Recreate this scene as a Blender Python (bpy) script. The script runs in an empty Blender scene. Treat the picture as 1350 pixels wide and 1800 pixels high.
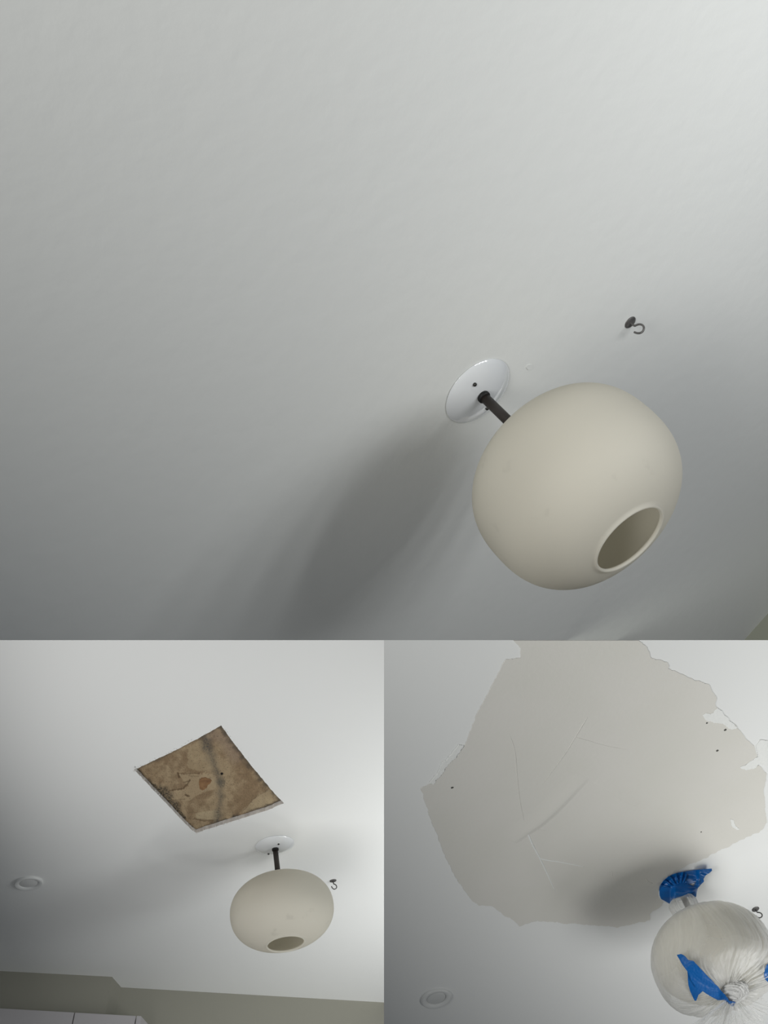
import bpy, bmesh, math, random
from mathutils import Vector, Matrix, noise
from mathutils.bvhtree import BVHTree
random.seed(7)
SC = bpy.context.scene
COL = SC.collection
W, H, F = 1350, 1800, 2000.0
U = 0.065                                   # metres: radius of a ceiling canopy

# ------------------------------------------------------------------ camera
# camera-space helper vectors are x right, y down, z forward; the building is upright in the world
NB = Vector((0.1677, 0.7105, -0.6834)).normalized()       # "down" of the left room seen by the camera
_x = Vector((1, 0, 0)); _x = (_x - NB * _x.dot(NB)).normalized()
_up = -NB
_y = _up.cross(_x)
RW = Matrix((_x, _y, _up))                                # camera space -> world
CAM = Vector((0, 0, 1.3))
def w_(v): return CAM + RW @ v
cam = bpy.data.objects.new('camera', bpy.data.cameras.new('camera'))
COL.objects.link(cam); SC.camera = cam
m3 = Matrix((RW @ Vector((1, 0, 0)), RW @ Vector((0, -1, 0)), RW @ Vector((0, 0, -1)))).transposed()
cam.matrix_world = Matrix.Translation(CAM) @ m3.to_4x4()
cam.data.sensor_fit = 'VERTICAL'; cam.data.sensor_height = 36; cam.data.lens = 36 * F / H
cam.data.clip_start = 0.05
SC.view_settings.view_transform = 'Standard'; SC.view_settings.look = 'None'
SC.view_settings.gamma = 1; SC.view_settings.use_curve_mapping = False
SC.view_settings.exposure = 0.0

# ------------------------------------------------------------------ daylight and added fill
wd = bpy.data.worlds.new('world'); SC.world = wd; wd.use_nodes = True
wd.node_tree.nodes['Background'].inputs[0].default_value = (0.86, 0.93, 1.0, 1)
AMB = 0.078
wd.node_tree.nodes['Background'].inputs[1].default_value = AMB

class Room:
    def __init__(s, key, u, v, d, n1, n2):
        s.key = key
        s.n = Vector((n1, n2, -math.sqrt(1 - n1 * n1 - n2 * n2)))
        s.C = Vector(((u - W / 2) / F * d, (v - H / 2) / F * d, d)) * U
        ex = Vector((1, 0, 0)); ex = (ex - s.n * ex.dot(s.n)).normalized()
        ez = -s.n; ey = ez.cross(ex)
        s.A = Matrix((ex, ey, ez))                        # camera space dir -> local
        m = (RW @ s.A.transposed()).to_4x4()
        s.M = Matrix.Translation(w_(s.C)) @ m             # local -> world
        s.cp = s.A @ (-s.C)                               # camera position, local
        s.col = bpy.data.collections.new(key)
    def ray(s, u, v):
        return s.A @ Vector(((u - W / 2) / F, (v - H / 2) / F, 1))
    def P(s, u, v, drop=0.0):                             # point on the ceiling (or `drop` below it), local
        r = s.ray(u, v)
        t = (-drop - s.cp.z) / r.z
        return s.cp + r * t
    def on_plane(s, u, v, o, nn):
        r = s.ray(u, v); t = (o - s.cp).dot(nn) / r.dot(nn)
        return s.cp + r * t
    def px(s, p):                                         # local -> pixel
        q = s.A.transposed() @ (p - s.cp)
        return W / 2 + F * q.x / q.z, H / 2 + F * q.y / q.z
RT = Room('upper room', 839.4, 687.1, 29.55, .536, .629)
RB = Room('left room', 483.0, 1484.7, 58.82, .166, .729)
RR = Room('right room', 1194.0, 1561.5, 52.5, .18, .545)

def room_light(room, name, pos, aim, size, power, color):
    """daylight in the room, or added fill: an area lamp at `pos` (room coordinates) shining along `aim`"""
    L = bpy.data.lights.new(name, 'AREA'); L.shape = 'RECTANGLE'; L.size, L.size_y = size
    L.energy = power; L.color = color
    o = bpy.data.objects.new(name, L); COL.objects.link(o)
    R3 = room.M.to_3x3()
    z = (R3 @ -Vector(aim)).normalized(); up = R3 @ Vector((0, 0, 1))
    if abs(up.dot(z)) > .95: up = R3 @ Vector((1, 0, 0))
    x = up.cross(z).normalized(); y = z.cross(x)
    o.matrix_world = Matrix.Translation(room.M @ Vector(pos)) @ Matrix((x, y, z)).transposed().to_4x4()
    o.light_linking.receiver_collection = room.col
    o.light_linking.blocker_collection = room.col
    return o
def window_panes(room, pos, aim, width, n, pane, power, color):
    """a window of n upright panes side by side"""
    side = Vector(aim).cross(Vector((0, 0, 1))).normalized()
    for k in range(n):
        off = (k + .5) / n - .5
        room_light(room, 'window_daylight', Vector(pos) + side * off * width, aim, pane, power / n, color)
window_panes(RT, (.87, -.93, -1.20), (-.206, .578, .789), 1.0, 4, (.11, .50), 13.6, (.97, .99, 1.0))
room_light(RT, 'bounced_daylight', (-2.91, -2.40, -1.64), (.783, -.282, -.555), (3.2, 3.2), 345, (1.0, .99, .95))
window_panes(RB, (1.0, .19, -1.38), (.48, .369, .796), 1.3, 3, (.25, .9), 25, (1.0, 1.0, .98))
room_light(RB, 'bounced_daylight', (-.77, -1.48, -1.64), (.996, .03, .081), (2.2, 2.2), 42.3, (1.0, .99, .97))
room_light(RB, 'added_side_fill', (2.61, -.96, -1.25), (-.208, .977, -.053), (1.5, 1.5), 50, (.97, 1.0, 1.0))  # added lamp, no doorway known there; brightens walls, globe and hole edge
window_panes(RR, (1.06, .18, -1.84), (.522, -.353, .776), 2.0, 3, (.50, 1.6), 52.0, (1.0, 1.0, .98))
room_light(RR, 'bounced_daylight', (-3.04, -1.97, -1.63), (.762, -.233, -.604), (2.2, 2.2), 225, (1.0, 1.0, .97))

# ------------------------------------------------------------------ materials
def mat(name, color, rough=.6, spec=.3, bump=None, var=None, coat=0, metal=0, trans=0):
    m = bpy.data.materials.new(name); m.use_nodes = True
    nt = m.node_tree; b = nt.nodes['Principled BSDF']
    b.inputs['Base Color'].default_value = (*color, 1)
    b.inputs['Roughness'].default_value = rough
    b.inputs['Specular IOR Level'].default_value = spec
    b.inputs['Metallic'].default_value = metal
    b.inputs['Coat Weight'].default_value = coat
    tc = nt.nodes.new('ShaderNodeTexCoord')
    if var:
        sc, amt = var[0], var[1]
        nz = nt.nodes.new('ShaderNodeTexNoise'); nz.inputs['Scale'].default_value = sc; nz.inputs['Detail'].default_value = 5
        nt.links.new(tc.outputs['Object'], nz.inputs['Vector'])
        rp = nt.nodes.new('ShaderNodeValToRGB')
        rp.color_ramp.elements[0].position = .3; rp.color_ramp.elements[1].position = .7
        c0 = var[2] if len(var) > 2 else tuple(c * (1 - amt) for c in color)
        rp.color_ramp.elements[0].color = (*c0, 1); rp.color_ramp.elements[1].color = (*color, 1)
        nt.links.new(nz.outputs['Fac'], rp.inputs['Fac']); nt.links.new(rp.outputs['Color'], b.inputs['Base Color'])
    if bump:
        nb = nt.nodes.new('ShaderNodeTexNoise'); nb.inputs['Scale'].default_value = bump[0]; nb.inputs['Detail'].default_value = 4
        nt.links.new(tc.outputs['Object'], nb.inputs['Vector'])
        bp = nt.nodes.new('ShaderNodeBump'); bp.inputs['Strength'].default_value = bump[1]; bp.inputs['Distance'].default_value = bump[2]
        nt.links.new(nb.outputs['Fac'], bp.inputs['Height']); nt.links.new(bp.outputs['Normal'], b.inputs['Normal'])
    return m
M_CEIL = mat('ceiling_paint', (.80, .81, .79), .75, .2, bump=(28, .10, .01))
M_CEIL2 = mat('ceiling_paint_smooth', (.80, .81, .80), .75, .2, bump=(20, .06, .01))
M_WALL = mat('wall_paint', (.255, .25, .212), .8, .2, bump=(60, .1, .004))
M_WALL_T = mat('wall_paint_upper_room', (.34, .35, .29), .8, .2, bump=(60, .1, .004))  # separate even paint tone for the upper room's wall
M_ENAMEL = mat('white_enamel', (.78, .80, .82), .12, .6, coat=.6)
M_STEM = mat('dark_bronze', (.030, .024, .020), .45, .4)
M_BUSH = mat('black_rubber', (.012, .012, .012), .5, .3)
M_SCREW = mat('screw_head', (.05, .05, .045), .4, .5, metal=.6)
M_HOOK = mat('blackened_metal', (.17, .165, .16), .42, .5, metal=.3, var=(160, .5))
M_TRIM = mat('downlight_trim', (.74, .75, .74), .45, .4)
M_LENS = mat('downlight_lens', (.66, .67, .66), .3, .4)
M_GYPSUM = mat('gypsum_edge', (.76, .74, .71), .9, .1, var=(45, .5, (.50, .47, .45)), bump=(200, .6, .002))
M_PAPER = mat('torn_paper', (.72, .72, .69), .9, .1)
M_CAB = mat('cabinet_lacquer', (.40, .385, .395), .35, .4)  # white lacquer greyed in its base colour to stand for shade
M_PLASTER = mat('joint_compound', (.70, .685, .645), .85, .15, var=(4, .06, (.675, .665, .615)), bump=(70, .14, .004))
M_SPACKLE_AND_GLINT = mat('spackle_and_ridge_glint', (.80, .81, .79), .85, .15, bump=(80, .5, .004))  # spackle smears; also paints a lit look onto two compound ridges
M_PIT = mat('pit_dark', (.10, .10, .09), .9, .1)
M_TAPE = mat('blue_tape', (.002, .115, .40), .28, .55)
M_TAPE2 = mat('blue_tape_matte', (.002, .105, .37), .5, .3)

def glass_mat():
    m = mat('opal_glass', (.75, .73, .66), .55, .15)
    nt = m.node_tree; b = nt.nodes['Principled BSDF']
    tc = nt.nodes.new('ShaderNodeTexCoord')
    nz = nt.nodes.new('ShaderNodeTexNoise'); nz.inputs['Scale'].default_value = 22; nz.inputs['Detail'].default_value = 3
    nt.links.new(tc.outputs['Object'], nz.inputs['Vector'])
    rp = nt.nodes.new('ShaderNodeValToRGB')
    rp.color_ramp.elements[0].position = .20; rp.color_ramp.elements[1].position = .34
    rp.color_ramp.elements[0].color = (.60, .585, .53, 1); rp.color_ramp.elements[1].color = (.75, .73, .66, 1)
    nt.links.new(nz.outputs['Fac'], rp.inputs['Fac']); nt.links.new(rp.outputs['Color'], b.inputs['Base Color'])
    tr = nt.nodes.new('ShaderNodeBsdfTranslucent'); tr.inputs['Color'].default_value = (.92, .89, .81, 1)
    mx = nt.nodes.new('ShaderNodeMixShader'); mx.inputs[0].default_value = .42
    nt.links.new(b.outputs[0], mx.inputs[1]); nt.links.new(tr.outputs[0], mx.inputs[2])
    nt.links.new(mx.outputs[0], nt.nodes['Material Output'].inputs['Surface'])
    return m
M_GLASS = glass_mat()

def film_mat(name, lo, hi, color=(.80, .80, .77)):
    m = bpy.data.materials.new(name); m.use_nodes = True
    nt = m.node_tree; b = nt.nodes['Principled BSDF']
    b.inputs['Base Color'].default_value = (*color, 1); b.inputs['Roughness'].default_value = .30
    b.inputs['Specular IOR Level'].default_value = .55
    tl = nt.nodes.new('ShaderNodeBsdfTranslucent'); tl.inputs['Color'].default_value = (.85, .85, .83, 1)
    m1 = nt.nodes.new('ShaderNodeMixShader'); m1.inputs[0].default_value = .3
    nt.links.new(b.outputs[0], m1.inputs[1]); nt.links.new(tl.outputs[0], m1.inputs[2])
    tp = nt.nodes.new('ShaderNodeBsdfTransparent')
    m2 = nt.nodes.new('ShaderNodeMixShader')
    lw = nt.nodes.new('ShaderNodeLayerWeight'); lw.inputs['Blend'].default_value = .5
    mr = nt.nodes.new('ShaderNodeMapRange')
    mr.inputs['To Min'].default_value = lo; mr.inputs['To Max'].default_value = hi
    at = nt.nodes.new('ShaderNodeAttribute'); at.attribute_name = 'fold'
    ad = nt.nodes.new('ShaderNodeMath'); ad.operation = 'MULTIPLY_ADD'; ad.inputs[1].default_value = .55; ad.use_clamp = True
    nt.links.new(lw.outputs['Facing'], mr.inputs['Value'])
    nt.links.new(at.outputs['Fac'], ad.inputs[0]); nt.links.new(mr.outputs[0], ad.inputs[2]); nt.links.new(ad.outputs[0], m2.inputs[0])
    nt.links.new(tp.outputs[0], m2.inputs[1]); nt.links.new(m1.outputs[0], m2.inputs[2])
    nt.links.new(m2.outputs[0], nt.nodes['Material Output'].inputs['Surface'])
    return m
M_FILM = film_mat('thin_plastic_film', .12, .85, (.86, .86, .84))
M_FILM2 = film_mat('bunched_plastic_film', .82, .95, (.84, .84, .83))

# ------------------------------------------------------------------ helpers
def link(o, room, parent=None, M=None):
    COL.objects.link(o); room.col.objects.link(o)
    if parent is not None: o.parent = parent
    else: o.matrix_world = (M if M is not None else room.M)
    return o
def mesh_obj(name, verts, faces, mats, room, parent=None, smooth=False, M=None, mi=None):
    me = bpy.data.meshes.new(name); me.from_pydata([tuple(v) for v in verts], [], faces)
    for mm in (mats if isinstance(mats, (list, tuple)) else [mats]): me.materials.append(mm)
    if mi:
        for p, i in zip(me.polygons, mi): p.material_index = i
    me.validate()
    if smooth:
        me.polygons.foreach_set('use_smooth', [True] * len(me.polygons))
    me.update()
    return link(bpy.data.objects.new(name, me), room, parent, M)
def recalc(o):
    bm = bmesh.new(); bm.from_mesh(o.data)
    bmesh.ops.recalc_face_normals(bm, faces=bm.faces); bm.to_mesh(o.data); bm.free()
def tag(o, label=None, cat=None, group=None, kind=None):
    if label: o['label'] = label
    if cat: o['category'] = cat
    if group: o['group'] = group
    if kind: o['kind'] = kind
    return o
def empty(name, room, loc):
    o = bpy.data.objects.new(name, None); o.empty_display_size = .02
    return link(o, room, M=room.M @ Matrix.Translation(loc))
def lathe(profile, seg=96, close=False):
    vs, fs = [], []
    n = len(profile)
    for r, z in profile:
        for k in range(seg):
            a = 2 * math.pi * k / seg
            vs.append((r * math.cos(a), r * math.sin(a), z))
    for i in range(n if close else n - 1):
        j = (i + 1) % n
        for k in range(seg):
            k2 = (k + 1) % seg
            fs.append((i * seg + k, i * seg + k2, j * seg + k2, j * seg + k))
    return vs, fs
def tube(pts, rad, seg=12, flat=1.0):
    """swept tube along pts; rad a number or list; flat scales local z"""
    vs, fs = [], []
    n = len(pts)
    rads = rad if isinstance(rad, (list, tuple)) else [rad] * n
    prev = None
    for i, p in enumerate(pts):
        t = (pts[min(i + 1, n - 1)] - pts[max(i - 1, 0)]).normalized()
        ref = prev if prev is not None else (Vector((0, 0, 1)) if abs(t.z) < .9 else Vector((1, 0, 0)))
        a = (ref - t * ref.dot(t)).normalized(); b = t.cross(a); prev = a
        for k in range(seg):
            an = 2 * math.pi * k / seg
            vs.append(p + a * (math.cos(an) * rads[i] * flat) + b * (math.sin(an) * rads[i]))
    for i in range(n - 1):
        for k in range(seg):
            k2 = (k + 1) % seg
            fs.append((i * seg + k, i * seg + k2, (i + 1) * seg + k2, (i + 1) * seg + k))
    fs.append(tuple(range(seg - 1, -1, -1))); fs.append(tuple(range((n - 1) * seg, n * seg)))
    return vs, fs
def smooth_path(pts, n=8):
    out = []
    for i in range(len(pts) - 1):
        p0 = pts[max(i - 1, 0)]; p1 = pts[i]; p2 = pts[i + 1]; p3 = pts[min(i + 2, len(pts) - 1)]
        for k in range(n):
            t = k / n
            out.append(0.5 * ((2 * p1) + (p2 - p0) * t + (2 * p0 - 5 * p1 + 4 * p2 - p3) * t * t + (3 * p1 - p0 - 3 * p2 + p3) * t ** 3))
    out.append(pts[-1]); return out
def jag(poly, step=2.5, amp=1.0, seed=0, keep=None):
    """subdivide a pixel polygon and roughen it"""
    out = []
    n = len(poly)
    for i in range(n):
        a = poly[i]; b = poly[(i + 1) % n]
        L = math.hypot(b[0] - a[0], b[1] - a[1]); k = max(1, int(L / step))
        nx, ny = -(b[1] - a[1]) / L, (b[0] - a[0]) / L
        for j in range(k):
            t = j / k
            x, y = a[0] + (b[0] - a[0]) * t, a[1] + (b[1] - a[1]) * t
            if keep and keep(x, y): out.append((x, y)); continue
            d = amp * (noise.noise(Vector((x * .11, y * .11, seed))) * 1.6 + noise.noise(Vector((x * .45, y * .45, seed + 9))) * .9)
            out.append((x + nx * d, y + ny * d))
    return out
def fill(loops):
    """triangulate planar loops of local points (first the outline, then holes) -> verts, faces"""
    bm = bmesh.new(); es = []; idx = []
    for lp in loops:
        vv = [bm.verts.new(p) for p in lp]; idx.append(vv)
        for i in range(len(vv)): es.append(bm.edges.new((vv[i], vv[(i + 1) % len(vv)])))
    bmesh.ops.triangle_fill(bm, use_beauty=True, use_dissolve=False, edges=es, normal=(0, 0, -1))
    bm.verts.index_update()
    vs = [v.co.copy() for v in bm.verts]; fs = []
    for f in bm.faces:
        ids = [v.index for v in f.verts]
        if f.normal.z > 0: ids.reverse()
        fs.append(tuple(ids))
    loops_i = [[v.index for v in vv] for vv in idx]
    bm.free(); return vs, fs, loops_i

def ceiling(room, name, poly_px, material, hole_px=None, hole_up=.013, thick=.05):
    loops = [[room.P(*p) for p in poly_px]]
    if hole_px: loops.append([room.P(*p) for p in hole_px])
    vs, fs, li = fill(loops)
    mi = [0] * len(fs)
    o_l = li[0]; n = len(vs)
    for i in o_l:
        d = (vs[i] - room.cp); vs.append(vs[i] + d * thick)
    for k in range(len(o_l)):
        a, b = o_l[k], o_l[(k + 1) % len(o_l)]
        fs.append((a, b, n + (k + 1) % len(o_l), n + k)); mi.append(0)
    if hole_px:
        h = li[1]; base = len(vs)
        for i in h: vs.append(vs[i] + Vector((0, 0, hole_up)))
        for k in range(len(h)):
            a, b = h[k], h[(k + 1) % len(h)]
            fs.append((a, b, base + (k + 1) % len(h), base + k)); mi.append(1)
    o = mesh_obj(name, vs, fs, [material, M_GYPSUM], room, mi=mi)
    tag(o, kind='structure'); return o
def sheet(room, name, poly_px, material, drop, height, parent=None, inset=0.0):
    """thin raised patch: front face at `height` below `drop`, sides up to the ceiling"""
    vs, fs, li = fill([[room.P(*p) for p in poly_px]])
    for v in vs: v.z -= height
    n = len(vs); lp = li[0]
    for i in lp:
        v = vs[i].copy(); v.z += height - .0001; vs.append(v)
    for k in range(len(lp)):
        fs.append((lp[k], lp[(k + 1) % len(lp)], n + (k + 1) % len(lp), n + k))
    return mesh_obj(name, vs, fs, material, room, parent)

# ------------------------------------------------------------------ ceilings and walls
TW = (1308, 1125.0); TW2 = (1350, 1078); k = 12.0
TWe = (TW[0] + (TW2[0] - TW[0]) * k, TW[1] + (TW2[1] - TW[1]) * k)
SEAM = 1125.3
ceiling(RT, 'ceiling', [(-900, -900), (TWe[0], -900), TWe, (TW[0], SEAM), (-900, SEAM)], M_CEIL)
a, b = RT.P(TW[0], SEAM), RT.P(*TWe)
wn = (b - a).cross(Vector((0, 0, 1))).normalized()
vs = [a, b, RT.on_plane(1900, 900, a, wn), RT.on_plane(1900, SEAM, a, wn)]
n0 = len(vs); vs += [v + (v - RT.cp) * .03 for v in vs]
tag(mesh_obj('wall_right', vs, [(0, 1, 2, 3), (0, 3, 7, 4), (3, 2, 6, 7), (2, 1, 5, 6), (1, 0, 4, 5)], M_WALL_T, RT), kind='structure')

# left room: square hole in the ceiling, soffit wall and far wall
HOLE = [(389, 1275), (403, 1296), (420, 1318), (438, 1341), (460, 1368), (482, 1394), (499, 1412), (470, 1424), (430, 1437), (395, 1448),
        (345, 1464), (337, 1459), (318, 1440), (296, 1416), (268, 1387), (236, 1353), (262, 1341), (300, 1323), (345, 1300), (370, 1286)]
hole = jag(HOLE, 2.2, .5, 3)
V0, V1, V2, V3, V4 = (-500, 1681), (197, 1717), (213, 1735.5), (675, 1762), (0, 1708)
ceiling(RB, 'ceiling', [(-500, SEAM), (675, SEAM), V3, V2, V1, V4, V0], M_CEIL2, hole)
pA, pV1, pV2, pV3 = RB.P(*V0), RB.P(*V1), RB.P(*V2), RB.P(*V3)
nearN = (pV1 - pA).normalized(); farD = (pV3 - pV2).normalized(); retD = (pV2 - pV1).normalized()
# direction the wall corners run down the picture
q_pt = RB.on_plane(183, 1785, pV1, (pV1 - RB.cp).cross(nearN).cross(nearN).normalized())
down = Vector((0, 0, -1))
lean = retD.cross(down).normalized()
tlt = RB.on_plane(183, 1785, pV1, lean) - pV1
# keep walls upright within their own plane except for the small lean the corner shows
nn = nearN.cross(down).normalized()
cdir = (RB.on_plane(184, 1785, pV1, nn) - pV1).normalized()
cdir2 = (RB.on_plane(203, 1785, pV2, farD.cross(down).normalized()) - pV2).normalized()
Lw = 1.1
def quad(name, p, q, dp, dq, m, r=RB, th=None):
    vs = [p, q, q + dq * Lw, p + dp * Lw]
    n_ = (q - p).cross(dp).normalized() * .02
    if n_.dot(r.cp - p) > 0: n_ = -n_
    vs += [v + n_ for v in vs]
    o = mesh_obj(name, vs, [(0, 1, 2, 3), (7, 6, 5, 4), (0, 4, 5, 1), (3, 2, 6, 7), (0, 3, 7, 4), (1, 5, 6, 2)], m, r)
    tag(o, kind='structure'); return o
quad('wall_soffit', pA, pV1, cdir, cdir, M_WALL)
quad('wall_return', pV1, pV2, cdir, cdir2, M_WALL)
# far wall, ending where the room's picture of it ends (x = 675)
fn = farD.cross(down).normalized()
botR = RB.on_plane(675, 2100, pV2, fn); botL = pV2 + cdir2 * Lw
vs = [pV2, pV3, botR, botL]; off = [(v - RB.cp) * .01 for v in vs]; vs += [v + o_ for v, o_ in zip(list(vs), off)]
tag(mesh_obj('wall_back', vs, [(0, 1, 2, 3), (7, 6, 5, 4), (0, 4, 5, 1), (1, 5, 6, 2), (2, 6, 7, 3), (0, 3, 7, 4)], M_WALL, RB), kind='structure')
ceiling(RR, 'ceiling', [(675, SEAM), (1800, SEAM), (1800, 2100), (675, 2100)], M_CEIL2)

# ------------------------------------------------------------------ globe pendant
def fixture(room, h, a_, b_, ro, label, screws, group, cat='light fixture', pw=1.0):
    t = tag(empty('globe_light', room, Vector((0, 0, 0))), label, cat, group)
    prof = [(.93, 0), (.965, 0), (.965, .022), (1.0, .018), (1.005, .026), (.995, .035), (.965, .06), (.90, .095), (.80, .135), (.66, .175), (.5, .205), (.34, .225), (.17, .235), (.10, .235)]
    P_ = [(r * U, -z * U) for r, z in prof]
    c_ = mesh_obj('canopy', *lathe(P_, 128), M_ENAMEL, room, t, True); recalc(c_)
    tag(c_, 'glossy white enamel dish against the ceiling')
    bz = [(.09, .225), (.165, .225), (.175, .25), (.175, .31), (.165, .335), (.12, .345)]
    o = mesh_obj('bushing', *lathe([(r * U, -z * U) for r, z in bz], 48), M_BUSH, room, t, True); recalc(o)
    top = h - b_
    sz = [(.02, .30), (.135, .30), (.135, top + .08), (.02, top + .08)]
    o = mesh_obj('stem', *lathe([(r * U, -z * U) for r, z in sz], 48), M_STEM, room, t); recalc(o)
    for p in o.data.polygons: p.use_smooth = abs(p.normal.z) < .5
    tag(o, 'dark bronze tube')
    # shade: oblate shell open at the bottom with a rolled lip
    def shell(an, t_):
        c_ = math.cos(an)
        return (a_ - t_) * abs(math.sin(an)) ** pw, h - (b_ - t_) * math.copysign(abs(c_) ** pw, c_)
    t0 = math.asin((.16 / a_) ** (1 / pw)); t1 = math.pi - math.asin((ro / a_) ** (1 / pw))
    N = 64; th = .07; pr = []
    for i in range(N + 1):
        an = t0 + (t1 - t0) * i / N
        pr.append(shell(an, 0))
    lr, lz = pr[-1]
    lip = [(lr - .005, lz + .03), (lr - .03, lz + .05), (lr - .06, lz + .045), (lr - .08, lz + .02), (lr - .085, lz - .01)]
    inner = []
    for i in range(N, -1, -1):
        an = t0 + (t1 - t0) * i / N
        q_ = shell(an, th); inner.append((q_[0] - (0 if i < N else .01), q_[1]))
    allp = pr + lip + inner
    o = mesh_obj('glass_shade', *lathe([(r * U, -z * U) for r, z in allp], 160, True), M_GLASS, room, t, True); recalc(o)
    tag(o, 'frosted cream glass globe with a round opening underneath')
    kz = [(.10, top - .02), (.26, top + .0), (.27, top + .05), (.10, top + .06)]
    o = mesh_obj('collar', *lathe([(r * U, -z * U) for r, z in kz], 48), M_STEM, room, t, True); recalc(o)
    # lamp holder inside the shade
    hz = [(.02, top + .08), (.22, top + .08), (.24, top + .5), (.02, top + .5)]
    o = mesh_obj('lamp_holder', *lathe([(r * U, -z * U) for r, z in hz], 32), M_TRIM, room, t); recalc(o)
    for (u, v) in screws:
        p = room.P(u, v, .19 * U); r = math.hypot(p.x, p.y) / U
        z = .235 - .12 * min(1, r) ** 2.4
        pr2 = [(.001, z + .045), (.035, z + .04), (.052, z + .02), (.052, z - .04)]
        vs, fs = lathe([(rr * U, -zz * U) for rr, zz in pr2], 20)
        vs = [Vector(q) + Vector((p.x, p.y, 0)) for q in vs]
        o = mesh_obj('screw', vs, fs, M_SCREW, room, t, True); recalc(o)
    return t
fixture(RT, 4.066, 2.518, 1.998, 1.01,
        'large globe light hanging over the biggest bare stretch of ceiling, lit from the right', [(834, 675.5), (856, 717.5)], None, pw=.8)
fixture(RB, 3.567, 2.572, 1.739, .965,
        'uncovered globe light hanging below the square hole cut in the ceiling', [(489.5, 1483), (472, 1501)], None, pw=.9)
fixture(RR, 3.50, 2.56, 1.80, .93,
        'globe light wrapped in a clear plastic bag with blue tape', [(1190, 1549)], None)

# ------------------------------------------------------------------ hooks
# hook outline measured in the upper room on a vertical plane facing the camera, reused for all three
def hook_path():
    c = RT.P(1108.5, 567); o = c.copy()
    vd = (RT.cp - c).normalized()
    nn_ = Vector((vd.x, vd.y, 0)).normalized(); wv = Vector((0, 0, 1)).cross(nn_)
    px = [(620, 460), (655, 492), (700, 520), (740, 505), (790, 487), (840, 487), (885, 505), (915, 545), (917, 595), (895, 645), (855, 680), (800, 695), (745, 690), (690, 670)]
    out = []
    for x, y in px:
        p = RT.on_plane(1060 + x / 13.5, 530 + y / 13.5, o, nn_)
        d = p - o; out.append((d.dot(wv), d.z))
    w0, z0 = out[0]
    return [(w - w0, min(z - z0, 0)) for w, z in out]
HP = hook_path()
def hook(room, u, v, label, sc=1.0, disc=.2, turn=0):
    c = room.P(u, v)
    t = tag(empty('ceiling_hook', room, c), label, 'hook')
    pr = [(.001, .045), (disc * .6, .042), (disc * .92, .03), (disc, .015), (disc, 0)]
    o = mesh_obj('backplate', *lathe([(r * U, -z * U) for r, z in pr], 40), M_HOOK, room, t, True); recalc(o)
    vd = (room.cp - c).normalized()
    nn_ = Vector((vd.x, vd.y, 0)).normalized(); nn_.rotate(Matrix.Rotation(turn, 3, 'Z')); wv = Vector((0, 0, 1)).cross(nn_)
    pts = [Vector((0, 0, -.02 * U))] + [wv * (w * sc) + Vector((0, 0, z * sc - .05 * U)) for w, z in HP[1:]]
    o = mesh_obj('hook', *tube(smooth_path(pts, 6), .030 * U * sc, 12), M_HOOK, room, t, True); recalc(o)
    return t
hook(RT, 1107.5, 566.5, 'dark metal hook on the ceiling above right of the large globe light', disc=.185)
hook(RB, 585.5, 1548, 'dark metal hook beside the uncovered globe light under the square hole', disc=.19)
hook(RR, 1328, 1598, 'dark metal hook to the right of the bag-wrapped globe light', disc=.185)

# ------------------------------------------------------------------ recessed lights
def downlight(room, u, v, hw, label):
    c = room.P(u, v); depth = (room.A.transposed() @ (c - room.cp)).z
    R = hw * depth / F
    t = tag(empty('recessed_light', room, c), label, 'ceiling light')
    pr = [(R, 0), (R, .003), (R * .965, .0065), (R * .90, .0075), (R * .72, .0055), (R * .66, .0035), (R * .655, .0005), (R * .62, .0005)]
    o = mesh_obj('trim_ring', *lathe([(r, -z) for r, z in pr], 96), M_TRIM, room, t, True); recalc(o)
    pr = [(.0005, .0045), (R * .5, .004), (R * .60, .0025), (R * .645, .0006)]
    o = mesh_obj('lens', *lathe([(r, -z) for r, z in pr], 96), M_LENS, room, t, True); recalc(o)
    return t
downlight(RB, 50.5, 1551.5, 25, 'round recessed light left of the uncovered globe, in shadow above the soffit')
downlight(RR, 766.5, 1754, 27, 'round recessed light in the ceiling below left of the grey plaster patch')

# small paint blemish near the big fixture
def blob(room, u, v, w, h_, name, m, label, cat, seed=0, hgt=.0015):
    pts = []
    for k in range(26):
        a = 2 * math.pi * k / 26
        r = 1 + .35 * noise.noise(Vector((math.cos(a) * 1.7, math.sin(a) * 1.7, seed)))
        pts.append((u + w * r * math.cos(a), v + h_ * r * math.sin(a)))
    return tag(sheet(room, name, pts, m, 0, hgt), label, cat)
blob(RT, 931, 645, 6, 5, 'paint_blemish', M_CEIL, 'small raised paint blemish beside the large globe light\'s white dish', 'blemish', 1, .0010)

# ------------------------------------------------------------------ board behind the hole
def segd(x, y, pts):
    best = 1e9
    for (ax, ay), (bx, by) in zip(pts[:-1], pts[1:]):
        dx, dy = bx - ax, by - ay; t = max(0, min(1, ((x - ax) * dx + (y - ay) * dy) / (dx * dx + dy * dy)))
        best = min(best, math.hypot(x - ax - dx * t, y - ay - dy * t))
    return best
def nz3(x, y, s, o): return noise.fractal(Vector((x * s, y * s, o)), 1.0, 2.1, 5)
def inside(x, y, poly):
    c = False; n = len(poly)
    for i in range(n):
        x1, y1 = poly[i]; x2, y2 = poly[(i + 1) % n]
        if (y1 > y) != (y2 > y) and x < (x2 - x1) * (y - y1) / (y2 - y1) + x1: c = not c
    return c
def sst(a, b, x):
    t = max(0, min(1, (x - a) / (b - a))); return t * t * (3 - 2 * t)
def mixc(a, b, t): return tuple(p + (q - p) * t for p, q in zip(a, b))
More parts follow.
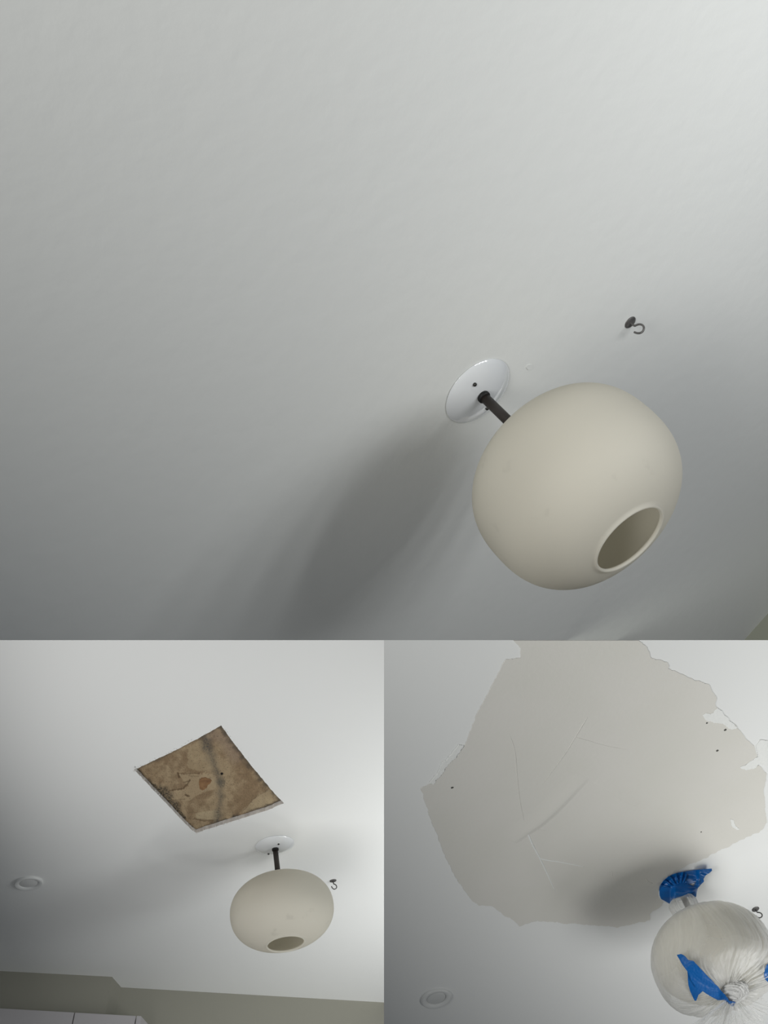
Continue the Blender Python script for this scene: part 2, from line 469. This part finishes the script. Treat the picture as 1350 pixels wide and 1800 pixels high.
PALE = [(200 + x / 3.97, 1250 + y / 3.97) for x, y in [(395, 555), (480, 548), (520, 520), (500, 490), (470, 470), (450, 440), (540, 435), (600, 440), (640, 430), (700, 445), (735, 500), (700, 545), (640, 560), (560, 600), (520, 625), (440, 625), (400, 580)]]
PALE2 = [(200 + x / 3.97, 1250 + y / 3.97) for x, y in [(565, 715), (640, 700), (740, 690), (735, 745), (700, 765), (640, 750), (590, 755)]]
PALE3 = [(200 + x / 3.97, 1250 + y / 3.97) for x, y in [(880, 715), (920, 670), (1000, 590), (1090, 540), (1180, 625), (1100, 660), (960, 700)]]
PALE4 = [(200 + x / 3.97, 1250 + y / 3.97) for x, y in [(540, 240), (600, 200), (640, 230), (690, 340), (690, 400), (600, 420), (520, 400), (510, 320)]]
BAND = [(358, 1285), (366, 1315), (378, 1345), (387, 1375), (387, 1410), (382, 1448)]
MOULD = [(238, 1352), (262, 1377), (285, 1398), (305, 1420), (320, 1438), (345, 1462)]
def board_color(x, y):
    n1 = nz3(x, y, .022, 1); n2 = nz3(x, y, .10, 5); n3 = nz3(x, y, .45, 9)
    c = mixc((.235, .165, .098), (.335, .255, .158), sst(-.5, .5, n1 + .4 * n2))
    c = tuple(v * (1 + .16 * n3 + .09 * n2) for v in c)
    def zone(poly, col, k):
        nonlocal c
        if inside(x + 1.6 * n2 * 2, y + 1.6 * n3, poly): c = mixc(c, col, k)
    zone(PALE4, (.40, .32, .20), .45)
    zone(PALE, (.42, .33, .21), .55)
    zone(PALE2, (.45, .37, .24), .6)
    zone(PALE3, (.42, .34, .22), .55)
    d = segd(x + 3 * n2, y, BAND)
    c = mixc(c, (.085, .08, .07), .8 * (1 - sst(0, 15, d + 8 * n1)) * (.6 + .8 * max(0, n3 + .3)))
    d = segd(x, y, [(375, 1290), (395, 1300), (415, 1330)])
    c = mixc(c, (.24, .18, .15), .4 * (1 - sst(0, 22, d)))
    d = segd(x, y, MOULD); w = 5 + 17 * math.exp(-((x - 298) / 22) ** 2) * (1 if y < 1440 else .4)
    mm = 1 - sst(w * .35, w, d + 5 * n2)
    c = mixc(c, (.035, .033, .028), min(1, mm * (.62 + .9 * n3)))
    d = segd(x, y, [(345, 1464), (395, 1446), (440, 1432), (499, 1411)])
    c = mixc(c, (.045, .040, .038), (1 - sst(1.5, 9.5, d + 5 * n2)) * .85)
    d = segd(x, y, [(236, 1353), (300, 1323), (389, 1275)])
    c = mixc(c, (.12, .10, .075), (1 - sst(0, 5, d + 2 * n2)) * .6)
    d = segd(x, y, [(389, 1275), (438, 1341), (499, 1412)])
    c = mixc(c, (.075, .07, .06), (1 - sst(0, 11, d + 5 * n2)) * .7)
    # cracks and torn outlines
    for pl, ww, kk in (([(297, 1390), (308, 1388), (322, 1386), (330, 1378), (334, 1370)], 1.0, .75), ([(313, 1359), (314, 1366)], 1.6, .85),
                       ([(313, 1359), (330, 1360), (352, 1359)], .7, .5), ([(302, 1407), (325, 1404)], .8, .5), ([(326, 1396), (331, 1399)], 1.3, .85),
                       ([(342, 1439), (358, 1443), (375, 1442)], 1.3, .6), ([(424, 1430), (445, 1405), (474, 1386)], .8, .45), ([(322, 1376), (334, 1371)], .8, .6),
                       ([(331, 1363), (350, 1364)], .7, .5)):
        dd = segd(x + n2 * 1.5, y + n3 * 1.0, pl)
        c = mixc(c, (.09, .055, .03), kk * (1 - sst(ww * .4, ww * 1.6, dd)))
    dd = math.hypot(x - 390, (y - 1360) * 1.1); c = mixc(c, (.006, .006, .006), 1 - sst(1.8, 3.4, dd))
    dd = math.hypot(x - 389, y - 1376); c = mixc(c, (.07, .07, .06), .6 * (1 - sst(3, 9, dd + 8 * n3)))
    sp = noise.noise(Vector((x * .8, y * .8, 30)))
    if sp > .42: c = mixc(c, (.06, .045, .03), .5)
    return c
def build_board():
    up = .0134
    nx, ny = 300, 210
    x0, x1, y0, y1 = 222, 510, 1260, 1478
    vs, cols, fs = [], [], []
    for j in range(ny + 1):
        for i in range(nx + 1):
            u = x0 + (x1 - x0) * i / nx; v = y0 + (y1 - y0) * j / ny
            n2 = nz3(u, v, .10, 5)
            p = RB.P(u, v, -up)
            p.z += .0006 * nz3(u, v, .3, 4) - (.0012 if inside(u + 2 * n2, v, PALE) else 0)
            vs.append(p); cols.append(board_color(u, v))
    for j in range(ny):
        for i in range(nx):
            a = j * (nx + 1) + i; fs.append((a, a + nx + 1, a + nx + 2, a + 1))
    o = mesh_obj('subceiling_board', vs, fs, [], RB, smooth=True)
    ca = o.data.color_attributes.new('stain', 'FLOAT_COLOR', 'POINT')
    flat = []
    for c in cols: flat += [max(0, c[0]), max(0, c[1]), max(0, c[2]), 1]
    ca.data.foreach_set('color', flat)
    m = mat('old_stained_board', (.4, .3, .2), .85, .15, bump=(120, .4, .002))
    nt = m.node_tree; at = nt.nodes.new('ShaderNodeAttribute'); at.attribute_name = 'stain'
    nt.links.new(at.outputs['Color'], nt.nodes['Principled BSDF'].inputs['Base Color'])
    o.data.materials.append(m)
    so = o.modifiers.new('thickness', 'SOLIDIFY'); so.thickness = .006; so.offset = 1 if o.data.polygons[0].normal.z > 0 else -1
    tag(o, 'tan mould-stained board exposed inside the square hole in the ceiling', 'board')
    # splintered wood block showing through the torn board
    pl = [(350.5, 1369), (354, 1366.5), (361, 1366), (369, 1368), (372, 1371), (369, 1376), (365, 1379), (363, 1384), (357, 1388), (351, 1386), (350, 1378)]
    vs, fs_, li = fill([[RB.P(x, y, -up) for x, y in jag(pl, 1.2, .5, 5)]])
    for v in vs: v.z -= .0022
    n = len(vs); lp = li[0]
    for i in lp: w = vs[i].copy(); w.z += .0022; vs.append(w)
    for k in range(len(lp)): fs_.append((lp[k], lp[(k + 1) % len(lp)], n + (k + 1) % len(lp), n + k))
    mw = mat('raw_wood', (.27, .155, .075), .8, .2, var=(60, .4, (.17, .09, .045)))
    q = mesh_obj('exposed_wood', vs, fs_, mw, RB, o); q.matrix_parent_inverse = Matrix.Identity(4)
    tag(q, 'orange-brown splintered wood patch')
    return o
build_board()

def torn_paper():
    vs, fs = [], []
    def strip(px_a, px_b, n, lo, hi, drop):
        for k in range(n):
            t = random.random()
            x, y = px_a[0] + (px_b[0] - px_a[0]) * t, px_a[1] + (px_b[1] - px_a[1]) * t
            L = random.uniform(lo, hi); a = random.uniform(0, 6.28)
            p = RB.P(x, y, .0004); q = RB.P(x + L * math.cos(a), y + L * math.sin(a), drop * random.random() + .0006)
            r = RB.P(x + L * .6 * math.cos(a + .9), y + L * .6 * math.sin(a + .9), .0008)
            i = len(vs); up = Vector((0, 0, .0003))
            vs.extend([p, q, r, p + up, q + up, r + up]); fs.extend([(i, i + 1, i + 2), (i + 5, i + 4, i + 3), (i, i + 3, i + 4, i + 1), (i + 1, i + 4, i + 5, i + 2), (i + 2, i + 5, i + 3, i)])
    strip((236, 1353), (389, 1275), 26, 1, 3.2, .003)
    strip((236, 1353), (345, 1464), 34, 1, 2.8, .003)
    strip((345, 1464), (430, 1437), 22, 1, 3, .003)
    strip((389, 1275), (499, 1412), 14, 1, 2.5, .002)
    strip((236, 1353), (240, 1351), 5, 3, 6, .003)
    o = mesh_obj('torn_paper', vs, fs, M_PAPER, RB); recalc(o)
    tag(o, 'frayed bits of torn paper along the edges of the square hole', 'torn paper', kind='stuff')
torn_paper()

# ------------------------------------------------------------------ cabinet
def cabinet():
    nn_ = nearN.cross(down).normalized()
    if nn_.dot(RB.cp - pV1) < 0: nn_ = -nn_
    o0 = pV1 + nn_ * .04
    TL, TR = RB.on_plane(-260, 1761.5, o0, nn_), RB.on_plane(244, 1789.5, o0, nn_)
    ax = (TR - TL).normalized(); dn = (down - ax * down.dot(ax)); dn = (dn - nn_ * dn.dot(nn_)).normalized()
    cd = cdir
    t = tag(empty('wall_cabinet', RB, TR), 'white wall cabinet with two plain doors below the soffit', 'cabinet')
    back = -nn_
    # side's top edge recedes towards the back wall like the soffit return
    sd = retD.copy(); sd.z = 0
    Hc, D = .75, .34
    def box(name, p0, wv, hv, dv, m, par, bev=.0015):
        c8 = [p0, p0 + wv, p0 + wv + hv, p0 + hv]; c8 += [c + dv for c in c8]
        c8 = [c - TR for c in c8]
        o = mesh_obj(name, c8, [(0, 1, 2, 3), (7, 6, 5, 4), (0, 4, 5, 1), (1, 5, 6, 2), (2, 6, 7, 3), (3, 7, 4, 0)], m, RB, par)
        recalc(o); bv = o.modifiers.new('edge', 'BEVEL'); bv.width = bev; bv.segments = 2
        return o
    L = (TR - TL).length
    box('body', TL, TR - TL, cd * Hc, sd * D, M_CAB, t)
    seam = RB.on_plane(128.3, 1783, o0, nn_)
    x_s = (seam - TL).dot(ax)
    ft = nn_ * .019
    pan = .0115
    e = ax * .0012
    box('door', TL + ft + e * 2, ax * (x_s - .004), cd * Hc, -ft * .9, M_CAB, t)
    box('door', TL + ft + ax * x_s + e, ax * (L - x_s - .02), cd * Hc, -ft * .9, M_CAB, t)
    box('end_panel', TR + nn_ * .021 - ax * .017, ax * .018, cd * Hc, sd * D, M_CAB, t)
cabinet()

# ------------------------------------------------------------------ right room: plaster repair
def z2(pts): return [(675 + x / 2, 1125 + y / 2) for x, y in pts]
PATCH = z2([(455, 1), (482, 30), (480, 62), (462, 66), (430, 68), (412, 96), (395, 130), (372, 172), (350, 215), (325, 260), (305, 318), (283, 372), (262, 404), (230, 430), (205, 468), (175, 506), (152, 508), (130, 522),
    (140, 552), (150, 590), (168, 640), (185, 680), (215, 760), (250, 830), (290, 890), (310, 915), (332, 932), (380, 935), (400, 950), (425, 972), (445, 975), (476, 1006), (508, 995), (540, 987), (640, 995),
    (740, 1002), (820, 1009), (880, 997), (935, 985), (936, 962), (975, 935), (990, 900), (1000, 830), (1060, 795), (1130, 765), (1190, 735), (1250, 705), (1330, 667), (1345, 640), (1340, 600), (1335, 520), (1345, 470),
    (1318, 440), (1268, 452), (1255, 446), (1312, 408), (1300, 370), (1265, 340), (1240, 302), (1210, 280), (1165, 232), (1168, 200), (1140, 155), (1080, 135), (1030, 112), (1000, 100), (995, 76), (940, 62), (925, 25), (895, 1)])
patch = sheet(RR, 'plaster_patch', jag(PATCH, 2.2, 1.3, 11, keep=lambda x, y: y < 1127), M_PLASTER, 0, .0012)
tag(patch, 'large irregular warm grey plaster patch smoothed over the repaired ceiling hole', 'plaster patch')
def ridge(name, pts2, r0, r1=None, m=None):
    pts = smooth_path([RR.P(675 + x / 2, 1125 + y / 2, .0012) for x, y in pts2], 6)
    n = len(pts); r1 = r0 if r1 is None else r1
    rr = [(r0 + (r1 - r0) * i / (n - 1)) * min(1, .25 + 6 * min(i, n - 1 - i) / n) for i in range(n)]
    o = mesh_obj(name, *tube(pts, rr, 8, .6), m or M_PLASTER, RR, patch, True); recalc(o)
    return o
rd = .0022
ridge('trowel_ridge', [(440, 330), (460, 390), (468, 480), (480, 580), (500, 665)], .0010, .0014)
ridge('trowel_ridge', [(500, 665), (520, 715), (548, 768), (572, 818), (590, 858), (600, 880)], rd * 1.3, .0010, M_SPACKLE_AND_GLINT)  # compound ridge; the light it catches is put into the whiter material
ridge('trowel_ridge', [(548, 768), (580, 775), (620, 781), (705, 798)], rd * 1.2, .0012, M_SPACKLE_AND_GLINT)  # branch of the same compound, whitened to imitate light along it
ridge('trowel_ridge', [(715, 272), (695, 304), (672, 342), (640, 395), (600, 450), (555, 510)], .0018, .0009)
ridge('trowel_ridge', [(672, 342), (720, 355), (780, 372), (850, 385)], .0013, .0008)
ridge('trowel_ridge', [(920, 838), (930, 850), (945, 856)], .0014)
ridge('trowel_ridge', [(800, 812), (803, 832)], .0012)
ridge('trowel_ridge', [(530, 668), (570, 668)], .0008)
def crease(pts2, wsteep, wramp, hgt, side):
    """raised plaster shaped so its steep side shades like a dip seam: long gentle ramp on one side and a steep fall on the other"""
    pts = smooth_path([RR.P(675 + x / 2, 1125 + y / 2) for x, y in pts2], 8); n = len(pts)
    vs, fs = [], []
    prof = [(-1, 0), (-.7, .12), (-.4, .45), (-.15, .86), (0, 1)]
    prof2 = [(.2, .88), (.5, .5), (.8, .12), (1, 0)]
    for i, p in enumerate(pts):
        t = (pts[min(i + 1, n - 1)] - pts[max(i - 1, 0)]).normalized(); s = Vector((0, 0, 1)).cross(t) * side
        e = math.sin(math.pi * (i + .001) / (n - 1 + .002)) ** .6
        for a, z in prof: vs.append(p + s * (a * wramp) + Vector((0, 0, -.0011 - hgt * z * e)))
        for a, z in prof2: vs.append(p + s * (a * wsteep * (.5 + .5 * e)) + Vector((0, 0, -.0011 - hgt * z * e)))
    k = len(prof) + len(prof2)
    for i in range(n - 1):
        for j in range(k - 1): fs.append((i * k + j, (i + 1) * k + j, (i + 1) * k + j + 1, i * k + j + 1))
    o = mesh_obj('seam_shade_relief', vs, fs, M_PLASTER, RR, patch, True)
    bm = bmesh.new(); bm.from_mesh(o.data); bmesh.ops.recalc_face_normals(bm, faces=bm.faces)
    if sum(f.normal.z for f in bm.faces) > 0: bmesh.ops.reverse_faces(bm, faces=bm.faces)
    bm.to_mesh(o.data); bm.free(); return o
crease([(455, 712), (500, 675), (545, 643), (600, 595), (660, 535), (715, 482)], .020, .06, .0052, 1)
crease([(735, 498), (800, 535), (850, 565), (890, 582)], .007, .04, .0018, 1)
for x, y, r in ((240, 519, .0032), (1200, 316, .0034), (1172, 389, .0032), (1115, 675, .002), (1135, 292, .0025)):
    c = RR.P(675 + x / 2, 1125 + y / 2, .0012)
    vs, fs = lathe([(.0001, -.0006), (r * .6, -.0005), (r, 0)], 14)
    vs = [Vector((v[0] * (1 + .4 * random.random()), v[1] * (1 + .4 * random.random()), v[2])) + c for v in vs]
    o = mesh_obj('pit', vs, fs, M_PIT, RR, patch, True); tag(o, 'small dark pit')
SM = [([(1118, 262), (1150, 255), (1172, 236), (1212, 280), (1242, 304), (1222, 318), (1200, 296), (1172, 290), (1140, 285)], 'white spackle smear on the upper right edge of the plaster patch, the highest one'),
      ([(1252, 448), (1290, 425), (1315, 408), (1308, 372), (1322, 350), (1349, 352), (1349, 440), (1318, 434), (1300, 452), (1272, 455)], 'white spackle smear at the right edge of the plaster patch, below the highest one'),
      ([(1216, 628), (1226, 632), (1236, 650), (1250, 664), (1240, 668), (1222, 652)], 'tiny white spackle streak low on the right side of the plaster patch'),
      ([(175, 505), (196, 478), (226, 436), (258, 404), (280, 372), (262, 366), (236, 402), (205, 432), (188, 466), (160, 500)], 'rough white spackle smear along the left edge of the plaster patch')]
for i, (pl, lb) in enumerate(SM):
    o = sheet(RR, 'spackle_smear', jag(z2(pl), 1.6, 1.5, 20 + i), M_SPACKLE_AND_GLINT, 0, .0022); tag(o, lb, 'spackle', 'white spackle smears on the plaster patch')

# ------------------------------------------------------------------ plastic bag around the right globe
BH, BA, BB = 3.50, 2.56, 1.80
def bag_profile(s):
    """s 0..1 from neck to knot -> (r, z) in canopy radii"""
    pts = [(.34, .46), (.44, .62), (.52, .85), (.50, 1.15), (.55, 1.45), (.75, 1.68), (1.25, 1.86), (1.80, 2.16), (2.25, 2.58), (2.56, 3.10), (2.66, 3.6), (2.66, 4.1),
           (2.58, 4.60), (2.36, 4.95), (1.85, 5.16), (1.25, 5.25), (.75, 5.30), (.42, 5.38), (.26, 5.48)]
    f = s * (len(pts) - 1); i = min(int(f), len(pts) - 2); t = f - i
    p0, p1, p2, p3 = pts[max(i - 1, 0)], pts[i], pts[i + 1], pts[min(i + 2, len(pts) - 1)]
    g = lambda k: .5 * (2 * p1[k] + (p2[k] - p0[k]) * t + (2 * p0[k] - 5 * p1[k] + 4 * p2[k] - p3[k]) * t * t + (3 * p1[k] - p0[k] - 3 * p2[k] + p3[k]) * t ** 3)
    return g(0), g(1)
def ridged(x, y, z, o=4):
    v = 0; a = 1; tot = 0
    for k in range(o):
        v += a * (1 - abs(noise.noise(Vector((x, y, z)))) * 2.2); tot += a; a *= .5; x *= 2.03; y *= 2.03; z *= 2.03
    return v / tot
def build_bag():
    ns, nt_ = 230, 620; folds = []
    vs, fs = [], []
    for i in range(ns + 1):
        s = i / ns; r, z = bag_profile(s)
        r2, z2_ = bag_profile(min(1, s + .004)); tr, tz = r2 - r, z2_ - z; L = math.hypot(tr, tz) or 1
        nr, nz_ = tz / L, -tr / L
        if s > .995: nr, nz_ = 1, 0
        for k in range(nt_):
            a = 2 * math.pi * k / nt_; ca, sa = math.cos(a), math.sin(a)
            crin = .25 + .75 * sst(-.3, .9, ca * .96 - sa * .1)        # the right side of the bag is the most creased
            body = sst(.25, .4, s)
            near = sst(.62, .92, s)
            wob = .5 * noise.noise(Vector((ca * 1.5, sa * 1.5, s * 3)))
            cw, sw_ = math.cos(a + wob), math.sin(a + wob)
            pleat = ridged(cw * 4.5, sw_ * 4.5, s * 3.2 + 3, 5) - .35
            lay = noise.cell(Vector((cw * 2.1 + s * 2, sw_ * 2.1, s * 3.1 + 1.5 * wob)))
            folds.append(max(0, min(1, (.15 + .5 * max(0, pleat + .1) + .30 * lay) * (.25 + .75 * crin) + .35 * near + .12 * (1 - body))))
            fine = noise.noise(Vector((ca * 22, sa * 22, s * 8)))
            amp = .085 * crin * body + .20 * near * (.35 + .65 * crin) + .035 * (1 - body)
            d = amp * pleat + .018 * fine * (crin * body + near)
            if r < .9: d *= max(.35, r / .9)
            # stay off the glass
            rr, zz = r + nr * d, z + nz_ * d
            q = math.hypot(rr / (BA + .025), (zz - BH) / (BB + .025))
            if q < 1 and zz > 1.7: rr /= q; zz = BH + (zz - BH) / q
            sag = .10 * sst(.7, .85, s) * (1 - sst(.85, 1, s))
            nk = -.16 * (1 - sst(.18, .30, s)) * sst(0, .12, s) * max(0, -ca) * 2
            vs.append(Vector((rr * ca - .03 + nk, rr * sa, -(zz + sag * max(0, -ca)))) * U)
    for i in range(ns):
        for k in range(nt_):
            k2 = (k + 1) % nt_; fs.append((i * nt_ + k, i * nt_ + k2, (i + 1) * nt_ + k2, (i + 1) * nt_ + k))
    t = tag(empty('plastic_bag', RR, Vector((0, 0, -.5 * U))), 'clear crinkled plastic bag pulled over the globe light and knotted underneath', 'plastic bag')
    off = Vector((0, 0, .5 * U))
    vs = [v + off for v in vs]
    o = mesh_obj('film', vs, fs, M_FILM, RR, t, True)
    fa = o.data.attributes.new('fold', 'FLOAT', 'POINT'); fa.data.foreach_set('value', folds)
    # knot: bunched plastic
    kv, kf = [], []
    nu, nv = 120, 90; kc = Vector((.16, -.12, -5.46))
    for i in range(nv + 1):
        ph = math.pi * i / nv
        for k in range(nu):
            a = 2 * math.pi * k / nu
            dv = Vector((math.sin(ph) * math.cos(a), math.sin(ph) * math.sin(a), math.cos(ph)))
            sw = a + dv.z * 1.6
            r = .56 + .16 * (ridged(math.cos(sw) * 2.2, math.sin(sw) * 2.2, dv.z * .8) - .3) + .04 * noise.noise(dv * 9)
            kv.append((kc + Vector((dv.x * r, dv.y * r, dv.z * r * .62))) * U + off)
    for i in range(nv):
        for k in range(nu):
            k2 = (k + 1) % nu; kf.append((i * nu + k, i * nu + k2, (i + 1) * nu + k2, (i + 1) * nu + k))
    mesh_obj('knot', kv, kf, M_FILM2, RR, t, True)
    nv0 = len(vs)
    bvh = BVHTree.FromPolygons([v - off for v in vs] + [v - off for v in kv], fs + [tuple(i + nv0 for i in f) for f in kf])
    # loose tails fanning out of the knot, down and away from the window
    for q, (az, sp, tilt, ln) in enumerate(((1.75, 2.2, .80, 2.0), (.7, 1.7, .55, 1.5), (2.75, 1.5, .75, 2.1), (2.2, 1.5, 1.3, 1.6))):
        tv, tf = [], []; na, nr_ = 150, 40
        for j in range(nr_ + 1):
            g = j / nr_
            for k in range(na + 1):
                e = k / na - .5; a = az + sp * e * (0.6 + .5 * g)
                Lr = ln * (1 + .22 * noise.noise(Vector((e * 9, q, 0))) + .10 * noise.noise(Vector((e * 40, q, 3)))) * math.cos(e * 1.9)
                rr = .18 + Lr * g
                zz = -5.62 - tilt * .55 * g * ln + .19 * (.2 + g) * (ridged(e * 7, g * .5, q + .4) - .4) + .05 * noise.noise(Vector((e * 30, g * 3, q)))
                tv.append(Vector((rr * math.cos(a) + .05, rr * math.sin(a), zz)) * U + off)
        for j in range(nr_):
            for k in range(na):
                b0 = j * (na + 1) + k; tf.append((b0, b0 + 1, b0 + na + 2, b0 + na + 1))
        mesh_obj('tail', tv, tf, M_FILM, RR, t, True)
    return t, bvh
bag, BAG = build_bag()

def px_grid_mesh(poly, surf, step, name, material, room, parent=None, hole=None, th=.0006):
    """cut a fine grid to a pixel outline and lay it on surf(u, v) -> local point, as a sheet with thickness"""
    vs, fs, li = fill([[Vector((x, y, 0)) for x, y in poly]] + ([[Vector((x, y, 0)) for x, y in hole]] if hole else []))
    bm = bmesh.new(); bv = [bm.verts.new(v) for v in vs]
    for f in fs: bm.faces.new([bv[i] for i in f])
    xs = [p[0] for p in poly]; ys = [p[1] for p in poly]
    for ax, lo, hi in ((0, min(xs), max(xs)), (1, min(ys), max(ys))):
        t = lo + step
        while t < hi:
            co = (t, 0, 0) if ax == 0 else (0, t, 0); no = (1, 0, 0) if ax == 0 else (0, 1, 0)
            bmesh.ops.bisect_plane(bm, geom=bm.verts[:] + bm.edges[:] + bm.faces[:], plane_co=co, plane_no=no, dist=1e-5)
            t += step
    for v in bm.verts: v.co = surf(v.co.x, v.co.y)
    me = bpy.data.meshes.new(name); bm.to_mesh(me); bm.free()
    me.materials.append(material)
    for p in me.polygons: p.use_smooth = True
    o = bpy.data.objects.new(name, me); link(o, room, parent)
    bm = bmesh.new(); bm.from_mesh(me); bmesh.ops.recalc_face_normals(bm, faces=bm.faces)
    s = sum((room.cp - f.calc_center_median()).dot(f.normal) for f in bm.faces)
    if s < 0: bmesh.ops.reverse_faces(bm, faces=bm.faces)
    bm.to_mesh(me); bm.free()
    so = o.modifiers.new('thickness', 'SOLIDIFY'); so.thickness = th; so.offset = -1
    return o
# tape strip on the bag
_last = [4.0]
def on_bag(lift):
    def f(u, v):
        d = RR.ray(u, v).normalized(); r = BAG.ray_cast(RR.cp, d)
        # average neighbours so that the tape bridges the pleats
        ds = []
        for du, dv in ((0, 0), (3, 0), (-3, 0), (0, 3), (0, -3)):
            dd = RR.ray(u + du, v + dv).normalized(); h = BAG.ray_cast(RR.cp, dd)
            if h[0] is not None: ds.append(h[3])
        t = (sum(ds) / len(ds)) if ds else _last[0]
        _last[0] = t
        cr = .0012 * noise.noise(Vector((u * .25, v * .25, 2)))
        return RR.cp + d * (t - lift + cr)
    return f
ST = [(1170 + x / 9, 1660 + y / 9) for x, y in [(175, 165), (240, 150), (310, 185), (355, 245), (440, 262), (560, 390), (700, 540), (820, 660), (900, 760), (980, 850), (1000, 890), (1105, 915), (1085, 965), (1050, 985),
      (1000, 945), (930, 880), (820, 880), (760, 850), (640, 775), (575, 735), (485, 700), (400, 560), (345, 430), (270, 330)]]
ST2 = [(1170 + x / 9, 1660 + y / 9) for x, y in [(345, 420), (420, 520), (500, 640), (590, 740), (520, 800), (485, 895), (455, 890), (390, 740), (360, 640)]]
tp = tag(empty('tape_strip', RR, Vector((0, 0, 0))), 'long twisted strip of blue painter tape stuck across the front of the plastic bag', 'tape')
px_grid_mesh(jag(ST, 1.5, .35, 31), on_bag(.022), 1.2, 'strip', M_TAPE2, RR, tp)
px_grid_mesh(jag(ST2, 1.5, .3, 33), on_bag(.014), 1.2, 'folded_end', M_TAPE2, RR, tp)
SE = [(1343, 1712), (1347, 1697), (1356, 1690), (1360, 1716), (1352, 1728), (1345, 1722)]
o = px_grid_mesh(SE, on_bag(.006), 1.2, 'tape_strip', M_TAPE, RR)
tag(o, 'small scrap of blue painter tape on the far right side of the plastic bag', 'tape')
# tape over the dish of the right fixture
def on_dish(u, v):
    c = RR.P(u, v, .1 * U); x, y = c.x / U, c.y / U; r = math.hypot(x, y); a = math.atan2(y, x)
    dome = .29 - .22 * min(1.05, r) ** 2.2
    X, Y = (u - 1150) * 11.25, (v - 1515) * 11.25
    skirt = .50 * sst(430, 700, Y) * sst(300, 420, X) * (1 - sst(820, 900, X))
    wing = .08 * sst(760, 1150, X) + .10 * sst(820, 900, X)
    fold = .05 * noise.noise(Vector((X * .006, Y * .012, 4))) * (.4 + sst(650, 900, X) * 1.6)
    crk = 0
    if Y < 520 and X < 640:
        crk = .09 * max(0, math.sin(a * 26 + 2 * noise.noise(Vector((x * 3, y * 3, 1))))) * sst(.45, .8, r)
    seam = .05 * (1 - sst(0, 16, abs(Y - 440 - .02 * (X - 500)))) * sst(380, 450, X) * (1 - sst(640, 700, X))
    z = dome + skirt + wing + fold + crk + seam + .02
    return RR.P(u, v, z * U)
TD = [(1150 + x / 11.25, 1515 + y / 11.25) for x, y in [(98, 560), (112, 475), (185, 370), (292, 282), (430, 225), (560, 200), (800, 165), (1000, 145), (1140, 135), (1142, 175), (1100, 215), (1020, 265), (975, 340), (985, 390),
      (930, 440), (860, 525), (845, 600), (830, 690), (770, 725), (720, 700), (560, 695), (350, 735), (345, 855), (250, 800), (135, 735), (105, 660)]]
TH = [(1150 + x / 11.25, 1515 + y / 11.25) for x, y in [(690, 440), (820, 405), (785, 490)]]
o = px_grid_mesh(TD, on_dish, .8, 'tape_wrap', M_TAPE, RR, hole=TH)
tag(o, 'crumpled blue painter tape wrapped over the ceiling dish above the bagged globe', 'tape')
